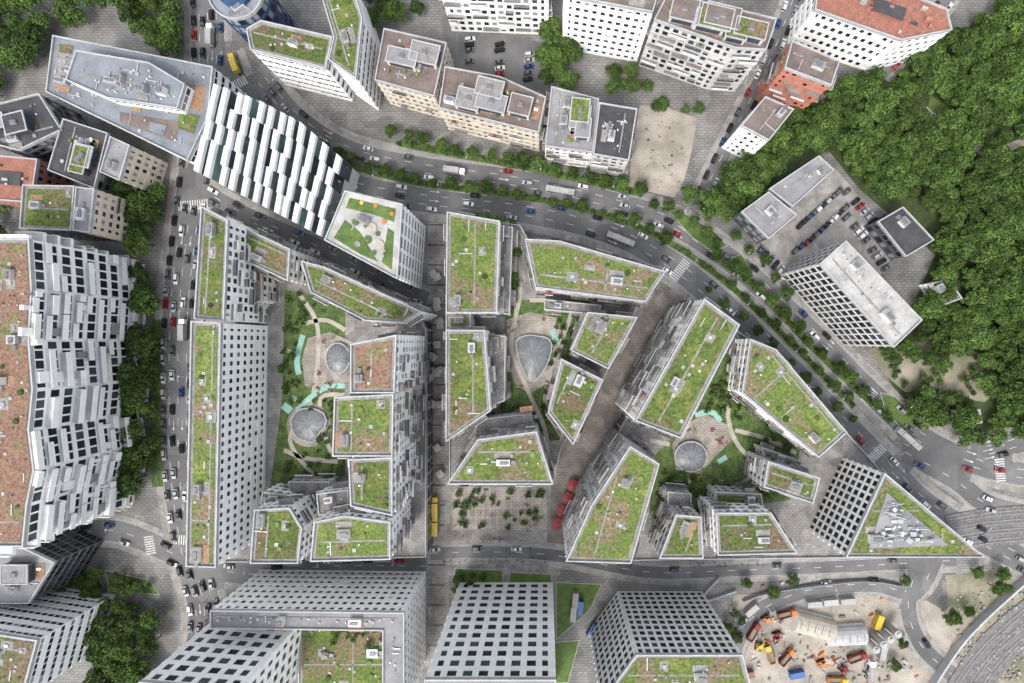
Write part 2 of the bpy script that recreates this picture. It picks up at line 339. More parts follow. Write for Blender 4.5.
def build_roads():
    for r in ROADS:
        e=empty(r['name'],*r['p'][0]); A=MB(); K=MB(); Mk=MB(); p=r['p']; n=nrm(p); w=r['w']; z=nz()
        for i in range(len(p)-1): stripq(A,p,n,-w/2,w/2,z,r['m'],i)
        zm=0.11
        for sg in(-1,1):
            for i in range(len(p)-1):
                mx,my=p[i][0]+n[i][0]*sg*(w/2+.6),p[i][1]+n[i][1]*sg*(w/2+.6)
                if onroad(mx,my,r,0.6): continue
                stripq(K,p,n,sg*w/2,sg*(w/2+.25),0.13,'kerb',i)
                a,c=[(p[j][0]+n[j][0]*sg*w/2,p[j][1]+n[j][1]*sg*w/2) for j in(i,i+1)]
                f=[(a[0],a[1],0),(c[0],c[1],0),(c[0],c[1],.13),(a[0],a[1],.13)]; K.face(f if sg>0 else f[::-1],'kerb')
                if r['walk']: stripq(K,p,n,sg*(w/2+.25),sg*(w/2+.25+r['walk']),0.126+z*0.1,'sidewalk',i)
                if r['edge']: stripq(Mk,p,n,sg*(w/2-.45),sg*(w/2-.3),zm,'paint',i)
        for L in range(1,r['l']):
            o=-w/2+w*L/r['l']
            for i in range(0,len(p)-1):
                if i%3==0 and not onroad(p[i][0],p[i][1],r,-1.0): stripq(Mk,p,n,o-.1,o+.1,zm,'paint',i)
        if r['l']>=3:
            for i in range(12,len(p)-8,26):
                t=math.atan2(p[i+1][1]-p[i][1],p[i+1][0]-p[i][0])
                for L in range(r['l']):
                    o=-w/2+w*(L+.5)/r['l']; x,y=p[i][0]+n[i][0]*o,p[i][1]+n[i][1]*o; c,s=math.cos(t),math.sin(t)
                    Mk.face([(x+c*u-s*v,y+s*u+c*v,zm+.004) for u,v in((-2,-.12),(1,-.12),(1,-.5),(2.4,0),(1,.5),(1,.12),(-2,.12))],'paint')
        A.obj('asphalt',e); K.obj('kerb_and_sidewalk',e); Mk.obj('lane_markings',e)
def zebra(x,y,ang,length,width=4.0,nm='pedestrian_crossing'):
    b=MB(); cx,cy=P(x,y); c,s=math.cos(ang),math.sin(ang); n=int(length)
    for i in range(n):
        t=i-n/2+.5; b.box(cx-s*t,cy+c*t,.112,.118,width,.5,ang,'paint')
    b.obj(nm)
g=MB(); g.face([(-2500,-2500,0),(2500,-2500,0),(2500,2500,0),(-2500,2500,0)],'urban'); g.obj('ground')
# ---------------- trees
def tree_mesh(seed,Rr,Ht,nl,small=False):
    rs=np.random.RandomState(seed); b=MB(); th=Ht*0.4
    def limb(p0,p1,r0,r1): b.bar(p0,p1,r0,'bark',r1)
    limb((0,0,-0.2),(0.1,0,th),0.28*Rr/4,0.18*Rr/4)
    nc=17 if not small else 8; cl=[]
    for i in range(nc):
        a=i*2.4+rs.uniform(-.4,.4); rr=math.sqrt((i+.3)/nc)*Rr*0.78*rs.uniform(.75,1.15)
        z=Ht*(0.93-0.42*(rr/Rr)**1.6)*rs.uniform(.86,1.04)-Rr*.25; cl.append((rr*math.cos(a),rr*math.sin(a),z,Rr*rs.uniform(.22,.38)))
        if i%2==0: limb((0.1,0,th*rs.uniform(.6,1)),(cl[-1][0]*.8,cl[-1][1]*.8,z),0.12,0.04)
    for (x,y,z,r) in cl:
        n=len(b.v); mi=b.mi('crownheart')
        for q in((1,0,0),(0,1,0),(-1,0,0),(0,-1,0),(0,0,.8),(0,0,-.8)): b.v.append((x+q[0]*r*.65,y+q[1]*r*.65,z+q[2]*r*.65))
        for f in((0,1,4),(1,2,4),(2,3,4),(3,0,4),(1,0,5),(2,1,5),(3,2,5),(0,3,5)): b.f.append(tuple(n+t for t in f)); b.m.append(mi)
        tone=rs.choice([0,0,1,1,2,3])
        for _ in range(nl):
            v=rs.normal(size=3); v/=np.linalg.norm(v); v[2]=abs(v[2])*.9-.15; rad=r*rs.uniform(.75,1.25)
            c=np.array((x,y,z))+v*rad; s=rs.uniform(.2,.38)*(Rr/4)**.4
            nn=v+rs.normal(size=3)*.55; nn/=np.linalg.norm(nn); a=np.cross(nn,rs.normal(size=3)); a/=np.linalg.norm(a); d=np.cross(nn,a)
            k=len(b.v)
            for q in(a*s,d*s*.7,-a*s,-d*s*.7): b.v.append(tuple(c+q))
            b.f.append((k,k+1,k+2,k+3)); t=tone if rs.rand()<.7 else rs.randint(0,3); b.m.append(b.mi('leaf%d'%t))
    return b.mesh('tree_crown')
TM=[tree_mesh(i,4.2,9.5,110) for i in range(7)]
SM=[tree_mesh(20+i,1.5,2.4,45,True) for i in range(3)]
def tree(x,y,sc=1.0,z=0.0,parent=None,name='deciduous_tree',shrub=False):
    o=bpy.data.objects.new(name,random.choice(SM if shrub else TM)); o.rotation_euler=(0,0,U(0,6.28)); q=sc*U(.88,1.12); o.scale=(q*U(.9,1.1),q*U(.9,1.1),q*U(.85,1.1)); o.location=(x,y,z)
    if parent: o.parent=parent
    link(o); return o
def scatter(px,sp,sc=1.0,group=None,excl=(),h=0.0,prob=1.0,name='deciduous_tree',shrub=False):
    pts=PP(px,h); xs=[p[0] for p in pts]; ys=[p[1] for p in pts]; par=empty(group) if group else None; d=sp
    y=min(ys); r=0
    while y<=max(ys):
        x=min(xs)+(d/2 if r%2 else 0)
        while x<=max(xs):
            a,b=x+U(-.35,.35)*d,y+U(-.35,.35)*d
            if R()<prob and inpoly(a,b,pts) and not any((a-P(ex,ey)[0])**2+(b-P(ex,ey)[1])**2<(er*S)**2 for ex,ey,er in excl) and (h>0 or not onroad(a,b,None,.3)): tree(a,b,sc*U(.7,1.25),h,par,('tree' if par else name) if not shrub else 'shrub',shrub)
            x+=d
        y+=d*.87; r+=1
def treerow(px,sp,sc,name='street_tree',h=0.0,jit=1.0,shrub=False,group=None):
    par=empty(group) if group else None
    for (x,y) in smooth(px,sp,h):
        if shrub and R()<.12: continue
        tree(x+U(-jit,jit),y+U(-jit,jit),sc*U(.72,1.2),h,par,name,shrub)
# ---------------- areas
def kerbed(name,px,m,h=0.0,ht=0.14):
    b=MB(); p=PP(px,h); b.ring(p,offset(p,-.25),h,h+ht,'kerb'); b.face([(x,y,h+ht-.01) for x,y in offset(p,-.24)],m); return b.obj(name)
sheet('forest_ground',[(690,205),(735,165),(765,130),(830,95),(935,50),(985,15),(1200,-100),(1200,450),(985,440),(900,400),(870,345),(915,300),(935,255),(890,215),(860,190),(828,150),(745,205)],'forestfloor')
sheet('vacant_lot_ground',[(640,105),(668,108),(697,118),(692,150),(684,180),(674,198),(650,192),(628,190),(632,150)],'sand')
sheet('clearing_ground',[(868,350),(886,342),(905,345),(925,338),(950,350),(968,348),(985,358),(992,370),(1004,385),(985,402),(965,399),(945,402),(925,392),(905,392),(885,375)],'dirt')
sheet('forest_clearing_path',[(905,100),(930,108),(960,128),(990,150),(1030,135),(1030,143),(990,160),(955,140),(925,120),(903,110)],'pathm'); sheet('forest_clearing_lawn',[(930,95),(955,110),(985,135),(975,146),(955,128),(928,108)],'lawn')
sheet('parking_lot',[(785,210),(835,168),(900,245),(870,290),(790,290),(760,240)],'sidewalk')
sheet('courtyard_parking',[(440,20),(550,45),(545,92),(450,70)],'asphalt')
sheet('construction_ground',[(735,595),(900,585),(960,620),(930,700),(700,700)],'sand')
sheet('rubble_ground',[(945,575),(1100,560),(1100,700),(960,700)],'dirt')
sheet('plaza_paving',[(432,480),(565,480),(560,575),(432,575)],'paving')
sheet('plaza_terrace',[(452,487),(545,487),(548,530),(452,530)],'plaza')
sheet('mall_street_paving',[(640,290),(690,290),(640,400),(600,470),(560,560),(546,560),(552,470),(600,390)],'mallpaving')
sheet('pedestrian_street',[(428,205),(448,205),(449,700),(424,700)],'paving')
b=MB()
for i in range(14): X,Y=P(455+i*7,508.5); b.box(X,Y,.05,.056,.3,17.5,0,'kerb')
for i in range(22): X,Y=P(436.5,225+i*20); b.box(X,Y,.05,.056,7,.35,0,'kerb')
for i in range(5): X,Y=P(500,489+i*9.5); b.box(X,Y,.058,.062,38,.25,0,'kerb')
b.obj('paving_bands')
kerbed('lawn',[(455,568),(503,570),(503,584),(453,584)],'lawn'); kerbed('lawn',[(510,572),(552,574),(552,583),(508,583)],'lawn')
kerbed('lawn',[(556,582),(602,584),(590,610),(556,640)],'lawn'); kerbed('lawn',[(553,642),(580,640),(568,683),(553,683)],'lawn')
kerbed('lawn',[(668,210),(700,216),(728,246),(712,252),(690,236)],'lawn'); kerbed('lawn',[(730,258),(742,254),(750,268),(740,272)],'lawn')
kerbed('lawn',[(880,392),(905,400),(925,425),(905,432),(885,412)],'lawn'); kerbed('lawn',[(105,570),(150,580),(160,595),(110,590)],'planting')
kerbed('lawn',[(40,575),(95,568),(105,590),(50,600)],'planting')
road('main_road_southbound',[(225,55),(245,100),(290,145),(340,182),(420,199),(520,210),(600,228),(660,256),(720,302),(790,370),(840,420),(890,470),(940,515),(1060,580)],11.5,3)
road('main_road_northbound',[(262,80),(300,122),(350,152),(420,168),(520,182),(600,200),(670,222),(740,268),(810,332),(870,392),(925,440),(1000,470),(1100,480)],10.5,3)
road('side_street',[(205,-30),(208,60),(194,180),(180,300),(178,400),(180,480),(192,560),(205,620),(190,720)],14.5,4)
road('access_street',[(196,186),(245,214),(300,238),(370,272),(428,300)],7.5,2,1.5)
road('lower_street',[(-40,560),(40,548),(110,530),(190,560),(250,574),(330,566),(430,566)],10,2,2)
road('cross_street',[(-40,700),(60,600)],6,2,1.2)
road('plaza_street',[(430,553),(500,552),(560,556),(650,572),(740,570),(850,566),(960,560)],6,2,1.8)
road('east_link_road',[(905,440),(960,455),(1060,430)],10,3)
road('hill_road',[(880,75),(930,20),(970,-30)],7,2,1.5)
road('upper_street',[(700,200),(720,160),(745,110),(770,60),(800,-20)],7,2,1.5)
road('service_road',[(725,680),(748,622),(800,592),(870,584),(915,592),(935,560)],7.5,2,1.2)
road('loop_road',[(920,560),(908,605),(925,650),(985,700)],7.5,2,1.2)
road('ramp_road',[(905,452),(955,480),(990,505),(1060,520)],9,2,1.2)
build_roads()
zebra(184,540,math.radians(85),13); zebra(150,545,math.radians(10),8); zebra(193,205,math.radians(95),13); zebra(875,455,math.radians(-45),10); zebra(868,398,math.radians(-42),9); zebra(236,85,math.radians(-60),10); zebra(1000,470,math.radians(5),10); zebra(680,270,math.radians(-38),10)
b=MB(); strip(b,[(300,133),(345,163),(420,183),(520,196),(600,214),(665,240),(728,284),(798,350),(855,408)],2.6,0.15,'planting',side=0.15); b.obj('planted_median')
b=MB(); strip(b,[(400,143),(450,153),(520,166),(600,184),(640,193)],3.2,0.15,'planting',side=0.15); b.obj('planted_verge')
b=MB(); strip(b,[(158,320),(156,400),(158,490)],5,0.15,'planting',side=0.15); b.obj('planted_verge')
b=MB(); strip(b,[(715,256),(760,292),(810,345),(860,392),(895,425)],3,0.15,'planting',side=0.15); b.obj('planted_verge')
b=MB(); strip(b,[(470,214),(520,222)],2.5,0.15,'planting',side=0.15); b.obj('planted_verge')
# ---------------- podiums
KP=0.055; HP=KP*H
def podium(name,px):
    p=PP(px,HP); b=MB(); e=empty(name,*p[0]); b.prism(p,0,HP,'offwhite','paving'); b.ring(offset(p,.2),offset(p,-.15),HP-.8,HP+.9,'coping')
    for i in range(len(p)):
        a,c=p[i],p[(i+1)%len(p)]; L=math.hypot(c[0]-a[0],c[1]-a[1]); n=max(1,int(L/5)); an=math.atan2(c[1]-a[1],c[0]-a[0])
        for j in range(n):
            t=(j+.5)/n
            for zz in(0.3,5.2): b.box(a[0]+(c[0]-a[0])*t,a[1]+(c[1]-a[1])*t,zz,zz+3.9,L/n*.86,.3,an,'glass2')
    b.obj('podium_shell',e); return e
podium('shopping_mall_podium',[(206,215),(300,256),(418,312),(426,330),(426,556),(200,562)])
podium('shopping_mall_podium',[(450,216),(520,226),(528,240),(655,275),(640,300),(600,385),(562,445),(551,484),(450,484)])
podium('shopping_mall_podium',[(690,298),(745,337),(845,432),(884,476),(975,555),(570,560),(590,500),(615,440)])
def gsheet(name,px,m,dz): b=MB(); b.face([(x,y,HP+dz) for x,y in PP(px,HP)],m); return b.obj(name)
def ell(x,y,rx,ry,n=28,a=0): 
    return [(x+rx*math.cos(t)*math.cos(a)-ry*math.sin(t)*math.sin(a),y+rx*math.cos(t)*math.sin(a)+ry*math.sin(t)*math.cos(a)) for t in [2*math.pi*i/n for i in range(n)]]
gsheet('courtyard_planting',[(285,290),(345,300),(345,480),(300,500),(270,490),(282,400)],'planting',.02)
gsheet('courtyard_planting',[(505,300),(600,300),(575,350),(550,400),(560,440),(480,450),(500,420),(505,340)],'planting',.02)
gsheet('courtyard_planting',[(730,345),(760,400),(800,450),(790,500),(650,520),(650,460),(690,420)],'planting',.02)
gsheet('courtyard_plaza',[(308,338),(330,332),(352,342),(352,378),(330,392),(305,386),(302,360)],'plaza',.04)
gsheet('courtyard_plaza',[(506,320),(530,312),(558,318),(564,345),(552,380),(530,394),(513,382),(508,350)],'plaza',.04)
gsheet('courtyard_plaza',[(684,425),(705,414),(728,425),(732,440),(712,460),(700,474),(676,470),(672,445)],'plaza',.04)
gsheet('courtyard_plaza',ell(309,425,22,22),'plaza',.045)
b=MB()
for q in([(300,295),(318,330),(312,400),(290,440),(318,480)],[(345,330),(325,320),(300,325)],[(345,395),(320,400),(330,450),(345,455)],[(515,240),(520,290),(515,320),(512,350),(530,395),(545,430),(550,470)],[(530,300),(570,305),(562,340),(545,400),(565,440)],[(510,395),(490,410),(470,440)],
   [(740,380),(728,410),(735,440),(755,470),(730,490)],[(690,480),(672,500),(655,520)],[(735,430),(770,440),(800,455)],[(650,440),(672,445)],[(286,350),(300,356)],[(284,450),(305,458),(340,462)]): strip(b,q,1.7,.06,'pathm',h=HP)
b.obj('courtyard_paths')
b=MB()
for q,w in(([(303,335),(297,360),(300,378)],2.2),([(345,386),(325,388),(302,405),(296,420)],2.0),([(283,405),(292,412)],3),([(695,415),(712,412),(722,424)],2.2),([(718,462),(730,455)],2),([(552,330),(558,345)],2),([(296,400),(290,395)],1.5)): strip(b,q,w,.08,'mint',h=HP)
b.obj('playground_surface')
def dome(name,px,zr=1.6):
    p=PP(px,HP); cx=sum(a[0] for a in p)/len(p); cy=sum(a[1] for a in p)/len(p); b=MB(); b.prism(p,HP,HP+1.0,'coping'); n=len(p)
    b.ring(offset(p,.2),offset(p,-.2),HP+.9,HP+1.35,'coping')
    prev=[(x,y,HP+1.05) for x,y in p]
    for f,zz in((.75,.45),(.5,.75),(.25,.93)):
        cur=[(cx+(x-cx)*f,cy+(y-cy)*f,HP+1.05+zr*zz) for x,y in p]
        for i in range(n): b.face([prev[i],prev[(i+1)%n],cur[(i+1)%n],cur[i]],'glassroof')
        for i in range(0,n,2):
            a,c=prev[i],cur[i]; L=math.hypot(a[0]-c[0],a[1]-c[1]) or 1; ux,uy=(a[1]-c[1])/L*.06,-(a[0]-c[0])/L*.06
            b.face([(a[0]+ux,a[1]+uy,a[2]+.06),(c[0]+ux,c[1]+uy,c[2]+.06),(c[0]-ux,c[1]-uy,c[2]+.06),(a[0]-ux,a[1]-uy,a[2]+.06)],'coping')
        prev=cur
    b.face(prev,'glassroof'); b.obj(name)
dome('skylight_pavilion',[(516,342),(519,338),(524,336),(530,335),(537,336),(544,337),(549,339),(552,345),(551,352),(549,360),(545,368),(540,376),(536,380),(531,381),(527,378),(523,370),(520,362),(517,352)])
dome('skylight_pavilion',ell(339,358,12,15)); dome('skylight_pavilion',[(292,420),(296,413),(301,409),(307,408),(314,408),(320,410),(325,413),(328,420),(326,427),(321,432),(318,438),(314,442),(306,440),(299,438),(294,430)]); dome('skylight_pavilion',ell(690,456,16,15))
b=MB(); b.bar((-.2,0,0),(0,0,2.2),.06,'wood'); b.bar((2.6,0,0),(2.4,0,2.2),.06,'wood'); b.bar((0,0,2.2),(2.4,0,2.2),.06,'wood'); b.box(3.4,0,.9,1.0,1.4,1.4,0,'red'); b.bar((4,0,1),(5.8,0,.1),.25,'metal')
for u in(-.6,.6):
    for v in(2.8,4): b.bar((v,u,0),(v,u,2.2),.05,'wood')
pg=b.mesh('playground_frame')
for x,y,a in((318,345,0.5),(322,380,2),(540,325,1),(528,388,3),(705,430,0),(688,432,2),(716,448,1)): inst('playground_climbing_frame',pg,*P(x,y,HP),HP+.04,a,.8)
b=MB(); b.box(0,0,.42,.48,2,.5,0,'wood'); b.box(0,.28,.5,.85,2,.06,0,'wood'); b.box(-.8,0,0,.42,.08,.45,0,'metal_dk'); b.box(.8,0,0,.42,.08,.45,0,'metal_dk'); bench=b.mesh('bench_parts')
for _ in range(26):
    x,y=random.choice(((330,340),(330,388),(315,390),(512,330),(556,350),(545,385),(520,315),(690,425),(722,440),(700,470),(676,455))); X,Y=P(x+U(-6,6),y+U(-6,6),HP); inst('park_bench',bench,X,Y,HP+.05,U(0,6.28))
for _ in range(12): X,Y=P(U(455,545),U(488,530)); inst('park_bench',bench,X,Y,.12,U(0,6.28))
# ---------------- building list
Bd=building
Bd('apartment_tower',[(193,322),(221,324),(216,566),(188,565)],.19,'punch')
Bd('apartment_tower',[(203,208),(228,221),(224,320),(196,318)],.18,'balw')
Bd('apartment_building',[(230,222),(290,250),(288,280),(228,252)],.13,'bal')
Bd('apartment_building',[(303,262),(325,268),(420,312),(404,322),(366,320),(312,292)],.13,'balw')
Bd('apartment_tower',[(352,345),(396,336),(394,392),(352,392)],.24,'balw','redroof')
Bd('apartment_tower',[(336,398),(393,395),(392,455),(334,455)],.235,'bal')
Bd('apartment_tower',[(350,460),(392,458),(392,514),(352,505)],.225,'balw')
Bd('apartment_building',[(316,522),(345,516),(390,522),(390,558),(312,560)],.18,'balw')
Bd('apartment_building',[(256,510),(290,508),(302,528),(298,562),(252,562)],.16,'balw')
Bd('apartment_building',[(448,213),(499,222),(496,312),(447,312)],.13,'balw')
Bd('apartment_wing',[(500,226),(512,228),(509,314),(498,312)],.085,'bald','paving')
Bd('link_building',[(447,314),(470,314),(470,329),(447,329)],.11,'bal','green',equip=.3)
Bd('apartment_building',[(447,331),(484,331),(490,410),(447,440)],.15,'balw')
Bd('apartment_wing',[(486,334),(505,337),(504,400),(492,404)],.10,'bald','paving')
Bd('apartment_building',[(449,483),(478,440),(536,432),(552,483)],.15,'bald')
Bd('apartment_building',[(526,240),(560,242),(664,272),(645,301),(536,287)],.12,'bald')
Bd('apartment_building',[(588,313),(636,318),(608,368),(572,350)],.13,'bald')
Bd('apartment_building',[(562,360),(602,380),(573,443),(549,412)],.13,'bald')
Bd('apartment_tower',[(704,300),(738,325),(680,437),(636,420)],.22,'bal')
Bd('apartment_tower',[(630,447),(658,464),(630,562),(567,560),(592,505)],.18,'bald')
Bd('apartment_building',[(750,340),(775,350),(845,432),(818,456),(742,392)],.13,'balw')
Bd('apartment_building',[(768,462),(818,478),(812,502),(764,486)],.14,'bald')
Bd('apartment_building',[(676,515),(700,517),(702,557),(660,557)],.15,'bald')
Bd('apartment_building',[(716,513),(770,513),(795,552),(718,554)],.15,'balw')
def patch(e,px,k,m,dz,ht=.05): b=MB(); b.prism(PP(px,k*H),k*H+dz,k*H+dz+ht,m); b.obj('roof_patch',e)
e,hp,hh=Bd('hotel_tower',[(884,474),(982,556),(846,556)],.17,'gridg')
b=MB(); b.prism(PP([(886,492),(948,545),(868,548)],hh),hh+.21,hh+.5,'membrane')
hp=PP([(888,498),(940,543),(874,545)],hh); x0,y0=min(p[0] for p in hp),min(p[1] for p in hp)
for i in range(15):
    for j in range(11):
        x,y=x0+i*2.1+U(-.5,.5),y0+j*2.1+U(-.4,.4)
        if inpoly(x,y,hp) and R()<.72: b.box(x,y,hh+.5,hh+U(.7,2.4),U(.6,2.2),U(.5,1.7),.02+random.choice((0,0,-.7)),random.choice(('coping','metal','roofwhite')),random.choice(('metal_dk','metal','coping','roofwhite')))
for i in range(8): x,y=rpt(hp); b.bar((x-3,y,hh+1.6),(x+3,y+U(-2,2),hh+1.6),.2,'metal')
b.obj('plant_deck',e)
for px,k,st,rf in(([(690,318),(704,326),(684,362),(668,352)],.12,'bald','paving'),([(742,345),(752,350),(748,386),(738,380)],.09,'bald','paving'),([(545,300),(600,306),(598,314),(545,309)],.08,'bald','paving'),([(478,420),(530,414),(533,426),(476,433)],.10,'bald','paving'),([(290,482),(330,482),(330,500),(294,504)],.09,'bald','paving'),([(318,494),(348,490),(348,510),(320,514)],.13,'balw','paving'),([(264,492),(292,496),(290,506),(262,506)],.11,'balw','green'),([(762,448),(800,462),(798,470),(764,458)],.09,'bald','green'),([(668,492),(690,494),(690,510),(668,508)],.1,'bald','paving'),([(715,492),(760,494),(762,508),(715,508)],.1,'bald','green'),([(225,252),(262,266),(262,300),(226,318)],.10,'bal','paving')):
    Bd('terraced_wing',px,k,st,rf,equip=.6,paths=False)
Bd('office_building',[(-60,240),(30,240),(33,290),(30,340),(34,390),(30,430),(35,470),(28,505),(24,545),(-60,545)],.21,'bandw','redroof')
e,_,_=Bd('office_building',[(55,37),(213,68),(208,118),(188,160),(48,92)],.10,'band','blue',equip=1.2)
patch(e,[(58,46),(72,49),(62,88),(52,85)],.10,'gravel',.07); patch(e,[(188,85),(206,88),(203,112),(186,108)],.10,'wood',.07); patch(e,[(120,112),(180,122),(176,142),(120,122)],.10,'brownroof',.07); patch(e,[(150,122),(168,126),(164,136),(150,131)],.10,'bluegrey',.16,.3); patch(e,[(60,44),(74,46),(72,54),(59,52)],.10,'greenroof',.13); patch(e,[(180,112),(200,116),(194,134),(178,128)],.10,'greenroof',.13)
Bd('office_penthouse',[(78,52),(150,64),(185,85),(178,108),(110,98),(68,80)],.122,'band','blue',z0=.1*H+.08,equip=3)
e,_,hh=Bd('terrace_building',[(346,192),(402,205),(397,278),(326,240)],.16,'teal','white',equip=.3,paths=False)
for px in([(350,198),(396,209),(394,222),(372,214),(346,208)],[(334,238),(345,220),(360,232),(378,262),(360,254)],[(388,228),(394,232),(392,270),(382,262)]): patch(e,px,.16,'lawn',.07,.12)
for x,y,r,m in((356,222,3.5,'lawn'),(372,228,5,'pathm'),(368,240,4,'lawn'),(380,245,4.5,'pathm'),(384,222,2.4,'orange'),(392,214,2,'orange'),(376,206,2,'orange'),(362,203,2,'yellow'),(366,226,2,'planting'),(378,234,2.4,'planting'),(358,244,3,'gravel'),(374,253,2.5,'lawn')): patch(e,ell(x,y,r,r,16),.16,m,.2,.35)
Bd('office_building',[(248,30),(262,22),(332,38),(326,68),(252,50)],.12,'band')
Bd('office_building',[(318,-20),(350,-20),(362,20),(356,78),(330,60),(335,38)],.12,'band','green')
e,_,hh=Bd('office_tower',ell(236,-8,27,27,24),.13,'tower','blue'); patch(e,ell(236,-8,17,17,24),.13,'blueglass',.1,1.5)
Bd('apartment_block',[(385,30),(446,44),(434,96),(376,80)],.09,'cream','brown',pent=3,equip=2)
Bd('apartment_block',[(446,68),(500,78),(545,98),(538,132),(440,108)],.09,'cream','brown',pent=5,equip=2)
Bd('apartment_block',[(552,88),(598,100),(592,152),(546,146)],.08,'bal','membrane',pent=3,equip=3)
Bd('apartment_block',[(600,104),(636,110),(628,160),(594,154)],.09,'bald','dark',pent=3,equip=3)
Bd('apartment_block',[(440,-60),(545,-50),(548,-8),(440,-12)],.12,'balw','membrane')
Bd('apartment_block',[(566,-35),(660,-15),(652,12),(566,-4)],.15,'punch','brown')
Bd('apartment_block',[(668,-5),(775,20),(765,50),(735,48),(655,20)],.14,'bald','brown',pent=6,equip=3)
Bd('townhouse',[(792,42),(838,62),(830,85),(785,68)],.12,'redw','brown',pent=2)
Bd('townhouse',[(765,98),(792,110),(768,140),(742,126)],.10,'punch','brown',pent=1)
Bd('townhouse',[(818,-15),(900,-8),(945,10),(950,30),(900,40),(815,10)],.10,'punch','tile')
Bd('warehouse',[(742,212),(768,193),(795,215),(768,238)],.05,'dark','membrane')
Bd('warehouse',[(770,189),(818,157),(832,170),(792,206)],.05,'glass','membrane')
Bd('office_building',[(820,264),(845,242),(920,320),(893,346)],.14,'officeg','white',equip=2)
Bd('warehouse',[(878,222),(902,208),(932,240),(905,256)],.04,'dark','dark',equip=.3,paths=False)
Bd('house',[(931,284),(947,280),(960,298),(944,304)],.03,'punch','blue'); Bd('kiosk',[(960,412),(978,410),(980,422),(962,424)],.02,'punch','white')
Bd('house',[(-20,110),(40,95),(62,130),(20,150),(-20,140)],.08,'dark','dark',pent=2); Bd('house',[(65,120),(108,134),(95,188),(50,170)],.08,'dark','dark',pent=2)
Bd('brick_house',[(-20,155),(38,160),(32,202),(-20,198)],.07,'brick','tile'); Bd('apartment_block',[(25,186),(75,187),(72,230),(22,228)],.10,'dark','green')
Bd('apartment_block',[(78,188),(95,190),(90,232),(75,230)],.11,'cream','membrane'); Bd('apartment_block',[(112,138),(130,146),(120,180),(102,172)],.09,'cream','membrane')
Bd('office_building',[(-40,545),(25,548),(55,562),(30,602),(-40,602)],.10,'glass','membrane',pent=2,equip=2)
Bd('office_building',[(-60,625),(38,640),(22,700),(-60,705)],.15,'band','green')
def b2r(px,k): return [(NX+(x-NX)/(1-k),NY+(y-NY)/(1-k)) for x,y in px]
Bd('office_building',b2r([(238,600),(314,606),(308,660),(200,650)],.24),.24,'grid','white')
Bd('office_building',b2r([(262,570),(425,572),(425,660),(408,660),(408,586),(262,584)],.15),.15,'punch','membrane',equip=2)
Bd('office_tower',b2r([(460,583),(552,583),(555,680),(440,680)],.285),.285,'grid','membrane')
Bd('office_tower',b2r([(618,592),(702,592),(712,630),(590,630)],.2),.2,'gridg','green')
Bd('office_building',b2r([(312,598),(406,598),(406,680),(312,680)],.05),.05,'punch','green')
# comb building: white saw-tooth ridges with glazed terraces stepping down between them
def lerp(pl,t):
    t=min(max(t,0),1)*(len(pl)-1); i=min(int(t),len(pl)-2); f=t-i; return (pl[i][0]+(pl[i+1][0]-pl[i][0])*f,pl[i][1]+(pl[i+1][1]-pl[i][1])*f)
Np=[(214,84),(258,100),(300,122),(346,162)]; Sp=[(194,170),(240,194),(283,216),(325,238)]
e=empty('terraced_office_building',*P(270,160)); W=MB(); nn=12; nsg=5
def LP(t,f): a,c=lerp(Np,t),lerp(Sp,t); return (a[0]+(c[0]-a[0])*f,a[1]+(c[1]-a[1])*f)
W.prism(PP([LP(0,0),LP(.33,0),LP(.66,0),LP(1,0),LP(1,1),LP(.66,1),LP(.33,1),LP(0,1)],.07*H),0,.07*H,'offwhite','teal')
for i in range(nn):
    for s_ in range(nsg):
        f0,f1=s_/nsg,(s_+1)/nsg; tt=0; sh=random.choice((-.12,0,.1,.2))/nn
        for j,(wd,kk,m,t) in enumerate(((.36,.120,random.choice(('teal','glassgrey','glass2')),'roofwhite'),(.14,.104,'white',random.choice(('teal','coping','glassgrey'))),(.14,.100,'teal','roofwhite'),(.36,.086,'white',random.choice(('greenroof','teal','glassgrey','glassgrey','coping','planting'))))):
            t0=(i+tt)/nn+sh; t1=t0+wd/nn; tt+=wd; h=(kk+.0012*((i+s_)%3))*H
            if t1<=0 or t0>=1: continue
            q=PP([LP(t0,f0),LP(t1,f0),LP(t1,f1),LP(t0,f1)],h); W.prism(q,.07*H-.1,h-.001*j-.002*s_,m,t)
            if j==0: W.prism(offset(q,.12+.01*s_),h-1.6,h+.12+.003*s_,'white','roofwhite',True)
            if j==3 and R()<.8:
                for _ in range(2): a=LP(t0+(t1-t0)*U(.3,.7),f0+(f1-f0)*U(.2,.8)); X,Y=P(a[0],a[1],h); W.box(X,Y,h-.05,h+U(.4,1.3),1.2,U(1,3.4),.4,random.choice(('white','leaf0','leaf1','coping','wood')))
W.obj('terraces',e)
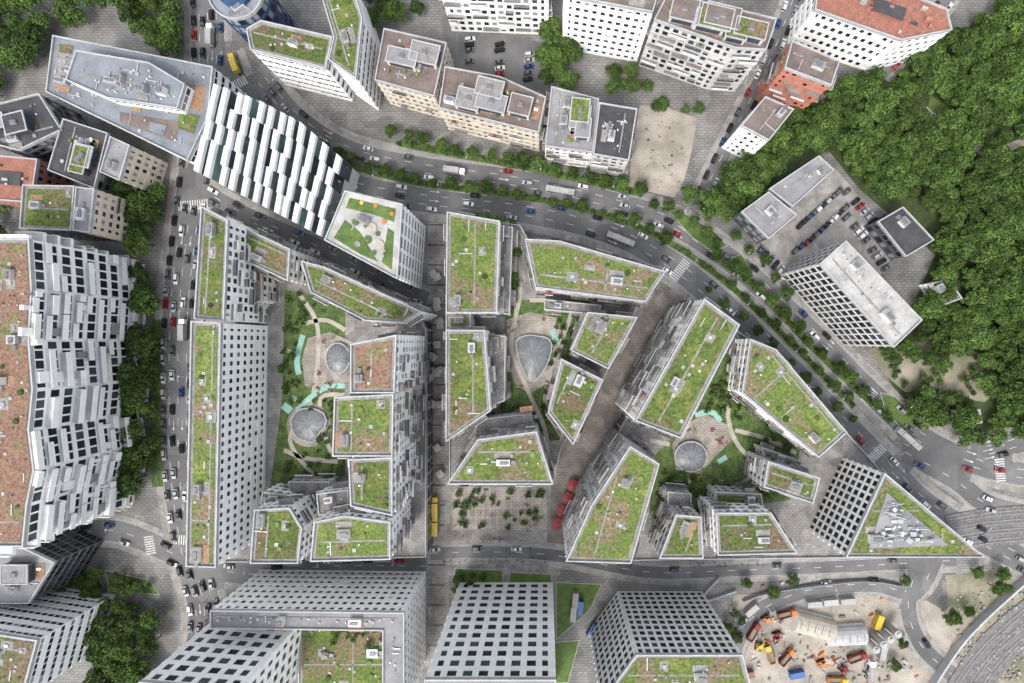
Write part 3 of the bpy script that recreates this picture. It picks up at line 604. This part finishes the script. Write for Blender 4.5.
# ---------------- vegetation
scatter([(690,205),(735,165),(765,130),(830,95),(870,78),(935,50),(985,15),(1080,-40),(1080,445),(1000,425),(1000,385),(985,350),(940,345),(915,300),(935,255),(890,215),(860,190),(828,150),(790,160),(745,205),(715,225)],5.5,1.1,'forest',excl=[(903,232,30),(948,292,16),(800,185,30),(920,108,12),(938,115,12),(955,128,12),(972,142,11),(992,154,9),(1012,146,8)])
scatter([(895,385),(940,392),(985,400),(1005,400),(1005,440),(960,445),(925,438),(905,410)],5.6,1.0,prob=.95,excl=[(970,417,14)]); scatter([(870,345),(915,332),(960,350),(925,368),(880,372)],5.5,.8,prob=.7); scatter([(875,345),(1000,350),(1005,400),(900,398)],3.5,1.2,'hillside_shrubs',prob=.45,shrub=True); scatter([(960,345),(1010,355),(1005,400),(970,385)],5.5,.9,prob=.85)
scatter([(112,335),(160,330),(163,400),(160,485),(120,490),(108,420)],6.3,1.25); scatter([(128,182),(165,178),(170,250),(138,255)],6,1.15)
scatter([(140,272),(166,272),(164,312),(142,312)],6,1.1); scatter([(108,598),(160,600),(165,690),(105,690)],6,1.2)
scatter([(-20,0),(60,0),(95,25),(60,35),(40,75),(-20,110)],6.5,1.15,prob=.95); scatter([(130,0),(188,0),(182,58),(135,35)],6.2,1.15); scatter([(60,0),(140,0),(135,25),(95,20)],6.5,1,prob=.6)
scatter([(540,30),(572,28),(574,88),(542,92)],6.5,1.15); scatter([(365,0),(430,5),(420,22),(375,30)],6.5,1); scatter([(795,18),(838,22),(830,48),(795,45)],7,1)
scatter([(683,195),(700,180),(712,205),(700,220)],6.5,1.1); scatter([(910,305),(950,310),(960,345),(925,350)],6,1.1); scatter([(440,70),(456,60),(452,90)],5,.7); scatter([(605,68),(650,85),(640,100),(600,92)],5.5,.8)
scatter([(638,100),(700,112),(698,122),(640,108)],4.5,.55,prob=.8); scatter([(720,170),(760,140),(735,200),(712,200)],6,1.0,prob=.9)
scatter([(740,575),(930,570),(900,583),(800,588),(750,600)],5.5,.65,prob=.8); scatter([(925,585),(990,560),(1030,560),(1000,585),(940,620)],6,.75,prob=.6); scatter([(890,590),(900,640),(880,690),(895,640)],6,.7)
scatter([(455,590),(455,566),(503,566)],4,.4); scatter([(40,562),(150,572),(155,592),(50,598)],5,.65,prob=.75); scatter([(720,605),(745,598),(738,640),(720,650)],5,.6); scatter([(0,195),(22,195),(22,235),(0,235)],6,.8)
scatter([(330,618),(385,620),(385,645),(330,650)],3.5,1,'roof_garden_shrubs',h=.05*H,shrub=True,prob=.7)
treerow([(395,133),(450,150),(520,163),(600,182),(640,192)],7,.78); treerow([(325,150),(400,179),(480,189),(560,205),(620,220),(665,240)],7,.66); treerow([(650,205),(690,222),(720,250)],6.5,.7)
treerow([(290,128),(350,155),(420,183),(520,196),(600,214),(665,240),(728,284),(798,350),(855,408)],2.6,.8,'shrub',jit=.4,shrub=True,group='median_hedge')
treerow([(400,143),(450,153),(520,166),(600,184),(640,193)],3,.9,'shrub',jit=.7,shrub=True,group='verge_hedge')
treerow([(715,256),(760,292),(810,345),(860,392),(895,425)],7.5,.68); treerow([(728,284),(798,350),(855,408)],8.5,.58); treerow([(705,290),(750,325),(800,375),(860,430)],9,.55); treerow([(735,235),(760,262),(790,300)],8,.65)
treerow([(715,256),(760,292),(810,345),(860,392),(895,425)],2.6,.9,'shrub',jit=.6,shrub=True,group='verge_hedge')
scatter([(285,290),(345,300),(300,330),(298,400),(345,400),(345,480),(300,500),(282,470)],3.2,.8,'courtyard_shrubs',h=HP,prob=.6,shrub=True,excl=[(309,425,24)])
scatter([(285,310),(300,320),(298,400),(283,400)],7,.45,h=HP,prob=.7); scatter([(300,448),(345,445),(345,480),(300,490)],7,.45,h=HP,prob=.7)
scatter([(505,250),(520,250),(520,300),(508,300)],5,.45,h=HP); scatter([(555,320),(575,320),(550,400),(540,440),(545,390)],3.2,.9,'courtyard_shrubs',h=HP,shrub=True); scatter([(498,405),(530,402),(540,425),(485,430)],3.2,.9,'courtyard_shrubs',h=HP,shrub=True,prob=.7)
scatter([(655,470),(760,480),(790,500),(655,520)],3.5,.9,'courtyard_shrubs',h=HP,shrub=True,prob=.7); scatter([(738,380),(760,400),(800,450),(740,440)],6,.42,h=HP,prob=.7); scatter([(655,480),(670,480),(660,515)],6,.5,h=HP)
scatter([(735,345),(745,400),(740,420),(700,412)],3,.9,'courtyard_shrubs',h=HP,shrub=True,prob=.8)
for _ in range(34): x,y=P(U(456,544),U(490,528)); tree(x,y,U(.7,1.25),.02,None,'plaza_shrub',True)
# ---------------- vehicles
def car_mesh(col,kind=0):
    b=MB(); L=4.4+.3*kind; hw=.9
    st=[(-L/2,.62,.35,.72),(-L/2+.15,.84,.25,.92),(-L/4,hw,.22,.95),(.1*L,hw,.22,.95),(L/2-.8,.88,.22,.82),(L/2-.15,.78,.25,.68),(L/2,.6,.35,.6)]
    for i in range(len(st)-1):
        (x0,w0,a0,c0),(x1,w1,a1,c1)=st[i],st[i+1]
        b.face([(x0,-w0,c0),(x1,-w1,c1),(x1,w1,c1),(x0,w0,c0)],col)
        b.face([(x0,-w0,a0),(x1,-w1,a1),(x1,-w1,c1),(x0,-w0,c0)],col); b.face([(x0,w0,c0),(x1,w1,c1),(x1,w1,a1),(x0,w0,a0)],col)
        b.face([(x0,w0,a0),(x1,w1,a1),(x1,-w1,a1),(x0,-w0,a0)],'tyre')
    for x,s in((st[0],-1),(st[-1],1)): b.face([(x[0],-x[1]*s,x[2]),(x[0],x[1]*s,x[2]),(x[0],x[1]*s,x[3]),(x[0],-x[1]*s,x[3])],col)
    bt=[(-L/2+(.15 if kind else .5),-.8),(L/2-1.15,-.8),(L/2-1.15,.8),(-L/2+(.15 if kind else .5),.8)]; tp=[(-L/2+(.45 if kind else 1.0),-.62),(L/2-1.95,-.62),(L/2-1.95,.62),(-L/2+(.45 if kind else 1.0),.62)]
    for i in range(4):
        j=(i+1)%4; b.face([(*bt[i],.9),(*bt[j],.9),(*tp[j],1.42),(*tp[i],1.42)],'glass1')
    b.face([(*q,1.42) for q in tp],col); b.prism([(q[0]*.97,q[1]*.97) for q in tp],1.42,1.46,col)
    for x in(-L*.3,L*.3):
        for y in(-.82,.82): b.wheel(x,y,.2,.33)
    for y in(-.6,.6): b.box(L/2-.12,y,.55,.68,.2,.25,0,'white'); b.box(-L/2+.08,y,.7,.85,.18,.25,0,'red')
    return b.mesh('car_body')
for n_,c_ in(('car_white',(.62,.62,.62)),('car_black',(.015,.015,.017)),('car_silver',(.36,.37,.39)),('car_grey',(.10,.105,.11)),('car_red',(.28,.02,.02)),('car_blue',(.03,.06,.17))): mat(n_,c_,rough=.25,fine=0)
CM=[car_mesh(c,k) for c in('car_white','car_black','car_silver','car_grey','car_black','car_silver','car_grey','car_white','car_black','car_grey') for k in(0,1)]+[car_mesh('car_red'),car_mesh('car_blue')]
def truck_mesh(cab,body,L=9,kind='box'):
    b=MB(); w=2.4
    b.box(0,0,.6,.9,L,1.4,0,'tyre'); b.prism([(L/2-2.1,-1.15),(L/2-.25,-1.15),(L/2,-.9),(L/2,.9),(L/2-.25,1.15),(L/2-2.1,1.15)],.5,2.8,cab,cab); b.box(L/2-.05,0,1.6,2.4,.15,2.0,0,'glass1'); b.box(L/2-1.1,0,2.8,2.95,1.2,1.6,0,cab)
    if kind=='box': b.box(-1.15,0,.95,3.4,L-2.5,w,0,body); b.box(-1.15,0,3.4,3.46,L-2.7,w-.2,0,body)
    elif kind=='dump':
        po=[(-L/2+.1,-1.2),(L/2-2.4,-1.2),(L/2-2.4,1.2),(-L/2+.1,1.2)]; b.ring(po,offset(po,-.12),.95,2.4,body); b.box(-1.15,0,.95,1.7,L-2.8,2.1,0,'dirt')
    else: b.cyl(-1.2,0,.95,2.2,1.15,body); b.bar((-L/2+.6,0,2.6),(L/2-2.6,0,1.7),1.0,body,.7)
    for x in(-L*.38,-L*.25,L*.36):
        for y in(-1.05,1.05): b.wheel(x,y,.35,.5)
    return b.mesh('truck_body')
def bus_mesh(col):
    b=MB(); b.prism([(-6,-1.2),(5.6,-1.2),(6,-.9),(6,.9),(5.6,1.2),(-6,1.2)],.35,3.0,col,'whiteroof')
    for s in(-1,1): b.box(0,s*1.2,1.3,2.4,11,.06,0,'glass1')
    b.box(6,0,1.0,2.5,.08,1.7,0,'glass1'); b.box(-2,0,3.0,3.3,3,1.6,0,'coping'); b.box(3,0,3.0,3.25,1.6,1.2,0,'metal')
    for x in(-3.5,3.6):
        for y in(-1.1,1.1): b.wheel(x,y,.3,.48)
    return b.mesh('bus_body')
def excavator_mesh(col):
    b=MB()
    for y in(-1.1,1.1): b.prism([(-1.8,y-.3),(1.8,y-.3),(1.8,y+.3),(-1.8,y+.3)],.0,.8,'tyre')
    b.cyl(0,0,.8,1.1,.8,'metal_dk'); b.prism([(-1.9,-1.2),(1.2,-1.2),(1.3,1.2),(-1.6,1.2),(-2.1,0)],1.1,2.0,col); b.box(.6,.65,2.0,3.0,1.3,1.0,0,'glass1',col); b.box(-1.2,-.2,2,2.3,1,1.6,0,'metal_dk')
    b.bar((.9,-.3,1.8),(3.2,-.3,4.2),.28,col); b.bar((3.2,-.3,4.2),(5.4,-.3,2.2),.2,col); b.bar((5.4,-.3,2.3),(5.2,-.3,1.1),.45,'metal_dk',.6)
    return b.mesh('excavator_parts')
OCC=[]
def free(x,y,d):
    if any((x-u)**2+(y-v)**2<d*d for u,v in OCC): return False
    OCC.append((x,y)); return True
def car(x,y,a,z=0.1,nm='car'):
    if free(x,y,2.3 if nm=='parked_car' else 3.3): inst(nm,random.choice(CM),x,y,z,a)
tw,tr,ty=truck_mesh('white','whiteroof'),truck_mesh('red','coping'),truck_mesh('yellow','yellow',8)
bus=bus_mesh('car_white'); 
for nm,me,x,y,a in(('box_truck',tw,213,38,90),('box_truck',ty,237,66,110),('city_bus',bus,620,240,-22),('box_truck',tw,455,172,-8),('box_truck',ty,436,505,90),('box_truck',ty,436,524,90),('city_bus',bus,905,438,-42),('box_truck',tr,192,115,-95),('box_truck',tw,186,330,90),('city_bus',bus,560,192,170)):
    X,Y=P(x,y); c_,s_=math.cos(math.radians(a)),math.sin(math.radians(a))
    for t in(-6,-3,0,3,6): OCC.append((X+t*c_,Y+t*s_))
    inst(nm,me,X,Y,.1,math.radians(a))
def traffic(i,offs,gap,nm='car'):
    r=ROADS[i]; p=r['p']; n=nrm(p)
    for o,dr in offs:
        s=U(2,10)
        while s<len(p)*3-6:
            j=int(s/3); t=s/3-j; x=p[j][0]*(1-t)+p[j+1][0]*t+n[j][0]*o; y=p[j][1]*(1-t)+p[j+1][1]*t+n[j][1]*o
            a=math.atan2(p[j+1][1]-p[j][1],p[j+1][0]-p[j][0])+(0 if dr>0 else math.pi)
            if not (onroad(x,y,r,.5) and R()<.75): car(x,y,a,.1)
            s+=U(*gap)
traffic(0,((-3.7,1),(0,1),(3.7,1)),(8,42)); traffic(1,((-3.5,-1),(0,-1),(3.5,-1)),(8,45)); traffic(2,((-5.6,1),(5.6,-1)),(5.6,9)); traffic(2,((-1.9,1),),(6.3,17)); traffic(2,((1.9,-1),),(7,30))
traffic(3,((2,1),(-2.4,1)),(6,20)); traffic(4,((-3.6,1),(2.4,-1)),(6,25)); traffic(7,((3,1),(-3,-1)),(10,30)); traffic(9,((2.4,1),(-2.4,1)),(5.8,9)); traffic(8,((2.2,1),(-2.4,-1)),(5.8,11)); traffic(10,((2,1),),(12,40)); traffic(12,((2,1),(-2,-1)),(12,40)); traffic(6,((1.8,1),),(15,50)); traffic(11,((2,1),),(10,40))
def parkrow(a,b,n,rot=None,nm='parked_car'):
    for i in range(n):
        t=i/(n-1); x,y=P(a[0]+(b[0]-a[0])*t,a[1]+(b[1]-a[1])*t)
        if R()<.88: car(x,y,math.radians(rot)+U(-.04,.04),.1,nm)
parkrow((800,225),(838,192),9,48); parkrow((812,238),(845,208),8,48); parkrow((846,192),(886,236),10,38); parkrow((838,208),(866,240),8,38); parkrow((795,250),(818,235),5,50); parkrow((872,250),(885,268),4,30); parkrow((760,250),(785,275),6,50)
parkrow((470,40),(470,62),5,10); parkrow((500,45),(500,75),6,10); parkrow((530,55),(528,80),5,10); parkrow((640,662),(690,668),2,0)
# ---------------- construction yard
ex=[excavator_mesh('orange'),excavator_mesh('red'),excavator_mesh('yellow')]; dt=[truck_mesh('red','red',8,'dump'),truck_mesh('orange','red',8,'dump'),truck_mesh('white','coping',8.5,'mixer'),truck_mesh('yellow','orange',8,'dump')]
for x,y,a,m,nm in((765,618,30,0,'e'),(776,634,200,1,'e'),(758,645,80,2,'e'),(842,668,140,1,'e'),(820,662,20,0,'e'),(752,630,60,0,'t'),(785,655,50,1,'t'),(768,652,110,3,'t'),(855,655,20,0,'t'),(868,668,80,2,'t'),(835,678,0,3,'t'),(785,612,15,1,'t')):
    X,Y=P(x,y); OCC.append((X,Y)); inst('excavator' if nm=='e' else 'dump_truck',(ex if nm=='e' else dt)[m],X,Y,.02,math.radians(a))
def container(x,y,a,m,z=0):
    b=MB(); b.box(0,0,.1,2.6,6,2.4,0,m)
    for i in range(12):
        for s in(-1,1): b.box(-2.75+i*.5,s*1.2,.2,2.5,.22,.12,0,m)
    for u in(-2.95,2.95):
        for v in(-1.15,1.15): b.box(u,v,0,2.68,.16,.16,0,m)
    for v in(-.6,.6): b.box(3.03,v,.25,2.45,.06,1.0,0,m)
    X,Y=P(x,y); OCC.append((X,Y)); o=b.obj('shipping_container'); o.location=(X,Y,z); o.rotation_euler=(0,0,math.radians(a))
for x,y,a,m in((795,672,10,'bluebox'),(750,608,40,'whiteroof'),(880,650,80,'whiteroof'),(812,602,5,'whiteroof'),(828,600,5,'coping'),(845,599,5,'whiteroof'),(575,598,85,'whiteroof'),(580,606,85,'bluebox'),(573,612,85,'coping'),(592,628,60,'bluebox'),(876,620,70,'yellow'),(745,672,10,'rust')): container(x,y,a,m)
def hall(name,px0,px1,w,hh,m):
    (x0,y0),(x1,y1)=P(*px0),P(*px1); L=math.hypot(x1-x0,y1-y0); b=MB(); n=8
    for i in range(n):
        t0,t1=math.pi*i/n,math.pi*(i+1)/n
        b.face([(-L/2,w/2*math.cos(t0),1.5+hh*math.sin(t0)),(L/2,w/2*math.cos(t0),1.5+hh*math.sin(t0)),(L/2,w/2*math.cos(t1),1.5+hh*math.sin(t1)),(-L/2,w/2*math.cos(t1),1.5+hh*math.sin(t1))],m)
    b.box(0,0,0,1.5,L,w,0,'offwhite')
    for s in(-1,1): b.face([(s*L/2,w/2*math.cos(math.pi*i/n),1.5+hh*math.sin(math.pi*i/n)) for i in range(n+1)],'offwhite')
    for i in range(int(L/3)): b.box(-L/2+1.5+i*3,0,1.5+hh,1.6+hh,.15,w*.35,0,'metal_dk')
    o=b.obj(name); o.location=((x0+x1)/2,(y0+y1)/2,0); o.rotation_euler=(0,0,math.atan2(y1-y0,x1-x0))
hall('storage_hall',(792,618),(830,628),9,3.5,'pathm'); hall('storage_hall',(826,634),(862,632),8,3,'coping')
b=MB()
for i in range(4):
    X,Y=P(866+i*7,640-i*5); b.cyl(X,Y,0,7,1.5,'whiteroof','coping',16); b.cyl(X,Y,7,7.6,.8,'metal')
b.obj('silo_group')
b=MB()
for _ in range(170):
    x,y=random.choice(((760,650),(800,655),(850,670),(780,605),(880,600),(745,625),(830,655),(890,665),(830,612))); X,Y=P(x+random.gauss(0,16),y+random.gauss(0,10)); 
    if not onroad(X,Y,None,1) and free(X,Y,1.4): b.box(X,Y,.0,U(.2,1.2),U(.5,2.8),U(.3,1.1),U(0,3),random.choice(('rust','wood','coping','rust','orange','metal','gravel','metal_dk','gravel','sand','sand')))
b.obj('building_materials_pile')
b=MB()
for _ in range(300):
    X,Y=P(U(955,1040),U(590,690)); 
    if not onroad(X,Y,None,1): s=U(.3,1.2); b.box(X,Y,-.1,s*.6,s,s*U(.6,1.2),U(0,3),random.choice(('gravel','gravel','metal_dk','sand')))
b.obj('rubble_pile')
def wall_strip(name,pts,w,h,m):
    b=MB(); strip(b,pts,w,h,m,side=h); b.obj(name)
wall_strip('retaining_wall',[(925,690),(965,632),(1036,566)],.8,3,'coping'); wall_strip('retaining_wall',[(735,590),(700,600),(720,575)],.6,1.5,'coping')
wall_strip('site_fence',[(742,600),(775,590),(860,580),(905,586)],.15,2,'metal')
b=MB()
for _ in range(60): X,Y=P(U(645,682),U(115,190)); s=U(.2,.9); b.box(X,Y,-.1,s*.4,s,s,U(0,3),random.choice(('gravel','sand','rust','forestfloor')))
b.obj('rubble_pile')
# ---------------- railway
def railway(qs,bed,wd):
    e=empty('railway_track',*P(*qs[0][0])); b=MB(); bm=MB(); strip(bm,bed,wd,.4,'ballast',side=.4); bm.obj('ballast',e)
    for q in qs:
        p=smooth(q,.9); n=nrm(p)
        for i in range(len(p)-1):
            b.box(p[i][0],p[i][1],.41,.5,.28,2.5,math.atan2(n[i][1],n[i][0])-math.pi/2,'metal_dk')
            for o in(-.72,.72): stripq(b,p,n,o-.07,o+.07,.62,'coping',i)
    b.obj('track',e)
railway([[(948,548-k*9),(990,541-k*9),(1060,536-k*9),(1150,532-k*9)] for k in range(4)],[(948,534),(990,527),(1060,522),(1150,518)],16)
railway([[(945+k*14,700),(985+k*13,645+k*2),(1060+k*8,580+k*10)] for k in range(3)],[(959,700),(998,647),(1068,590)],17)
# ---------------- parasols
for i in range(4):
    x,y=P(573-i*5.2,484+i*12.5); b=MB(); b.cyl(0,0,0,3.6,.07,'metal'); 
    q=[(2.7*math.cos(t*math.pi/4),2.7*math.sin(t*math.pi/4)) for t in range(8)]
    for j in range(8): b.face([(*q[j],2.8),(*q[(j+1)%8],2.8),(0,0,3.6)],'red'); b.bar((0,0,3.4),(q[j][0]*.95,q[j][1]*.95,2.75),.04,'metal')
    o=b.obj('red_parasol'); o.location=(x,y,0)
b=MB(); b.cyl(0,0,0,2.6,.05,'metal'); q=[(1.5,1.5),(-1.5,1.5),(-1.5,-1.5),(1.5,-1.5)]
for j in range(4): b.face([(*q[j],2.2),(*q[(j+1)%4],2.2),(0,0,2.6)],'whiteroof')
para=b.mesh('parasol_canopy')
for _ in range(14): X,Y=P(random.choice((434,441,438)),U(230,540)); inst('white_parasol',para,X,Y,0,U(0,1))
# ---------------- street lamps and people
b=MB(); b.bar((0,0,0),(0,0,8),.09,'metal',.06); b.bar((0,0,8),(1.6,0,8.3),.05,'metal'); b.box(1.9,0,8.2,8.35,.9,.3,0,'coping'); lamp=b.mesh('lamp_parts')
for i,sp in((0,9),(1,10),(2,9),(4,10),(7,9),(10,9)):
    r=ROADS[i]; p=r['p']; n=nrm(p)
    for j in range(3,len(p)-2,sp):
        x,y=p[j][0]+n[j][0]*(r['w']/2+.8),p[j][1]+n[j][1]*(r['w']/2+.8)
        if not onroad(x,y,r,.3): inst('street_lamp',lamp,x,y,.1,math.atan2(-n[j][1],-n[j][0]))
def person_mesh(i):
    V=[((0,0,.95),.15),((0,0,1.2),.14),((0,0,1.42),.15),((0,0,1.52),.06),((.02,0,1.66),.1),((.02,0,1.74),.08),((0,.2,1.42),.06),((.08,.26,1.15),.045),((.2,.25,.92),.035),((0,-.2,1.42),.06),((-.06,-.26,1.15),.045),((-.02,-.26,.88),.035),((.0,.1,.9),.1),((.12,.1,.5),.07),((.1,.1,.06),.05),((.22,.1,.03),.04),((0,-.1,.9),.1),((-.08,-.1,.5),.07),((-.25,-.1,.1),.05),((-.14,-.1,.03),.04)]
    Ed=[(0,1),(1,2),(2,3),(3,4),(4,5),(2,6),(6,7),(7,8),(2,9),(9,10),(10,11),(0,12),(12,13),(13,14),(14,15),(0,16),(16,17),(17,18),(18,19)]
    me=bpy.data.meshes.new('p'); me.from_pydata([v for v,_ in V],Ed,[]); o=bpy.data.objects.new('p',me); link(o); o.modifiers.new('s','SKIN'); 
    for k,(v,r) in enumerate(V): me.skin_vertices[0].data[k].radius=(r,r)
    me.skin_vertices[0].data[0].use_root=True; m=o.modifiers.new('u','SUBSURF'); m.levels=1; m.render_levels=1
    dg=bpy.context.evaluated_depsgraph_get(); dg.update(); nm=bpy.data.meshes.new_from_object(o.evaluated_get(dg)); bpy.data.objects.remove(o); nm.name='person_body'
    nm.materials.clear()
    for x in('trousers','shirt%d'%i,'skin','hair'): nm.materials.append(M[x])
    for f in nm.polygons: z=f.center.z; f.material_index=0 if z<.95 else 1 if z<1.5 else 2 if z<1.68 else 3
    return nm
try:
    PM=[person_mesh(i) for i in range(4)]
    for _ in range(95):
        a=random.choice(((434,444,215,680),(455,545,488,550),(455,545,488,550),(690,770,560,566),(205,215,600,640),(440,560,556,562)))
        X,Y=P(U(a[0],a[1]),U(a[2],a[3]))
        inst('pedestrian',random.choice(PM),X,Y,.04,U(0,6.28))
    for _ in range(40):
        x,y=random.choice(((325,345),(330,385),(515,325),(556,345),(540,388),(690,425),(722,440),(700,468))); X,Y=P(x+U(-7,7),y+U(-7,7),HP); inst('pedestrian',random.choice(PM),X,Y,HP+.04,U(0,6.28))
except Exception as ex_: print('people',ex_)
# ---------------- light, camera
sc=bpy.context.scene
w=bpy.data.worlds.new("World"); sc.world=w; w.use_nodes=True; nt=w.node_tree; bg=nt.nodes['Background']
sky=nt.nodes.new('ShaderNodeTexSky'); sky.sky_type='NISHITA'; sky.sun_disc=False; EL,AZ=54,205
sky.sun_elevation=math.radians(EL); sky.sun_rotation=math.radians(AZ); sky.air_density=1.0; sky.dust_density=4.0
hs=nt.nodes.new('ShaderNodeHueSaturation'); hs.inputs['Saturation'].default_value=0.35; hs.inputs['Value'].default_value=2.3
nt.links.new(sky.outputs[0],hs.inputs['Color']); nt.links.new(hs.outputs[0],bg.inputs['Color']); bg.inputs['Strength'].default_value=0.15
l=bpy.data.lights.new('sun','SUN'); l.energy=1.5; l.angle=math.radians(10); l.color=(1,.95,.88); lo=bpy.data.objects.new('sun',l); link(lo)
lo.rotation_euler=(math.radians(90-EL),0,math.radians(180-AZ))
cam=bpy.data.cameras.new('camera'); cam.lens=18; cam.sensor_width=36; cam.shift_x=(512-NX)/1024; cam.clip_end=6000
co=bpy.data.objects.new('camera',cam); co.location=(0,0,H); link(co); sc.camera=co
sc.view_settings.view_transform='Standard'; sc.view_settings.look='None'; sc.view_settings.exposure=0
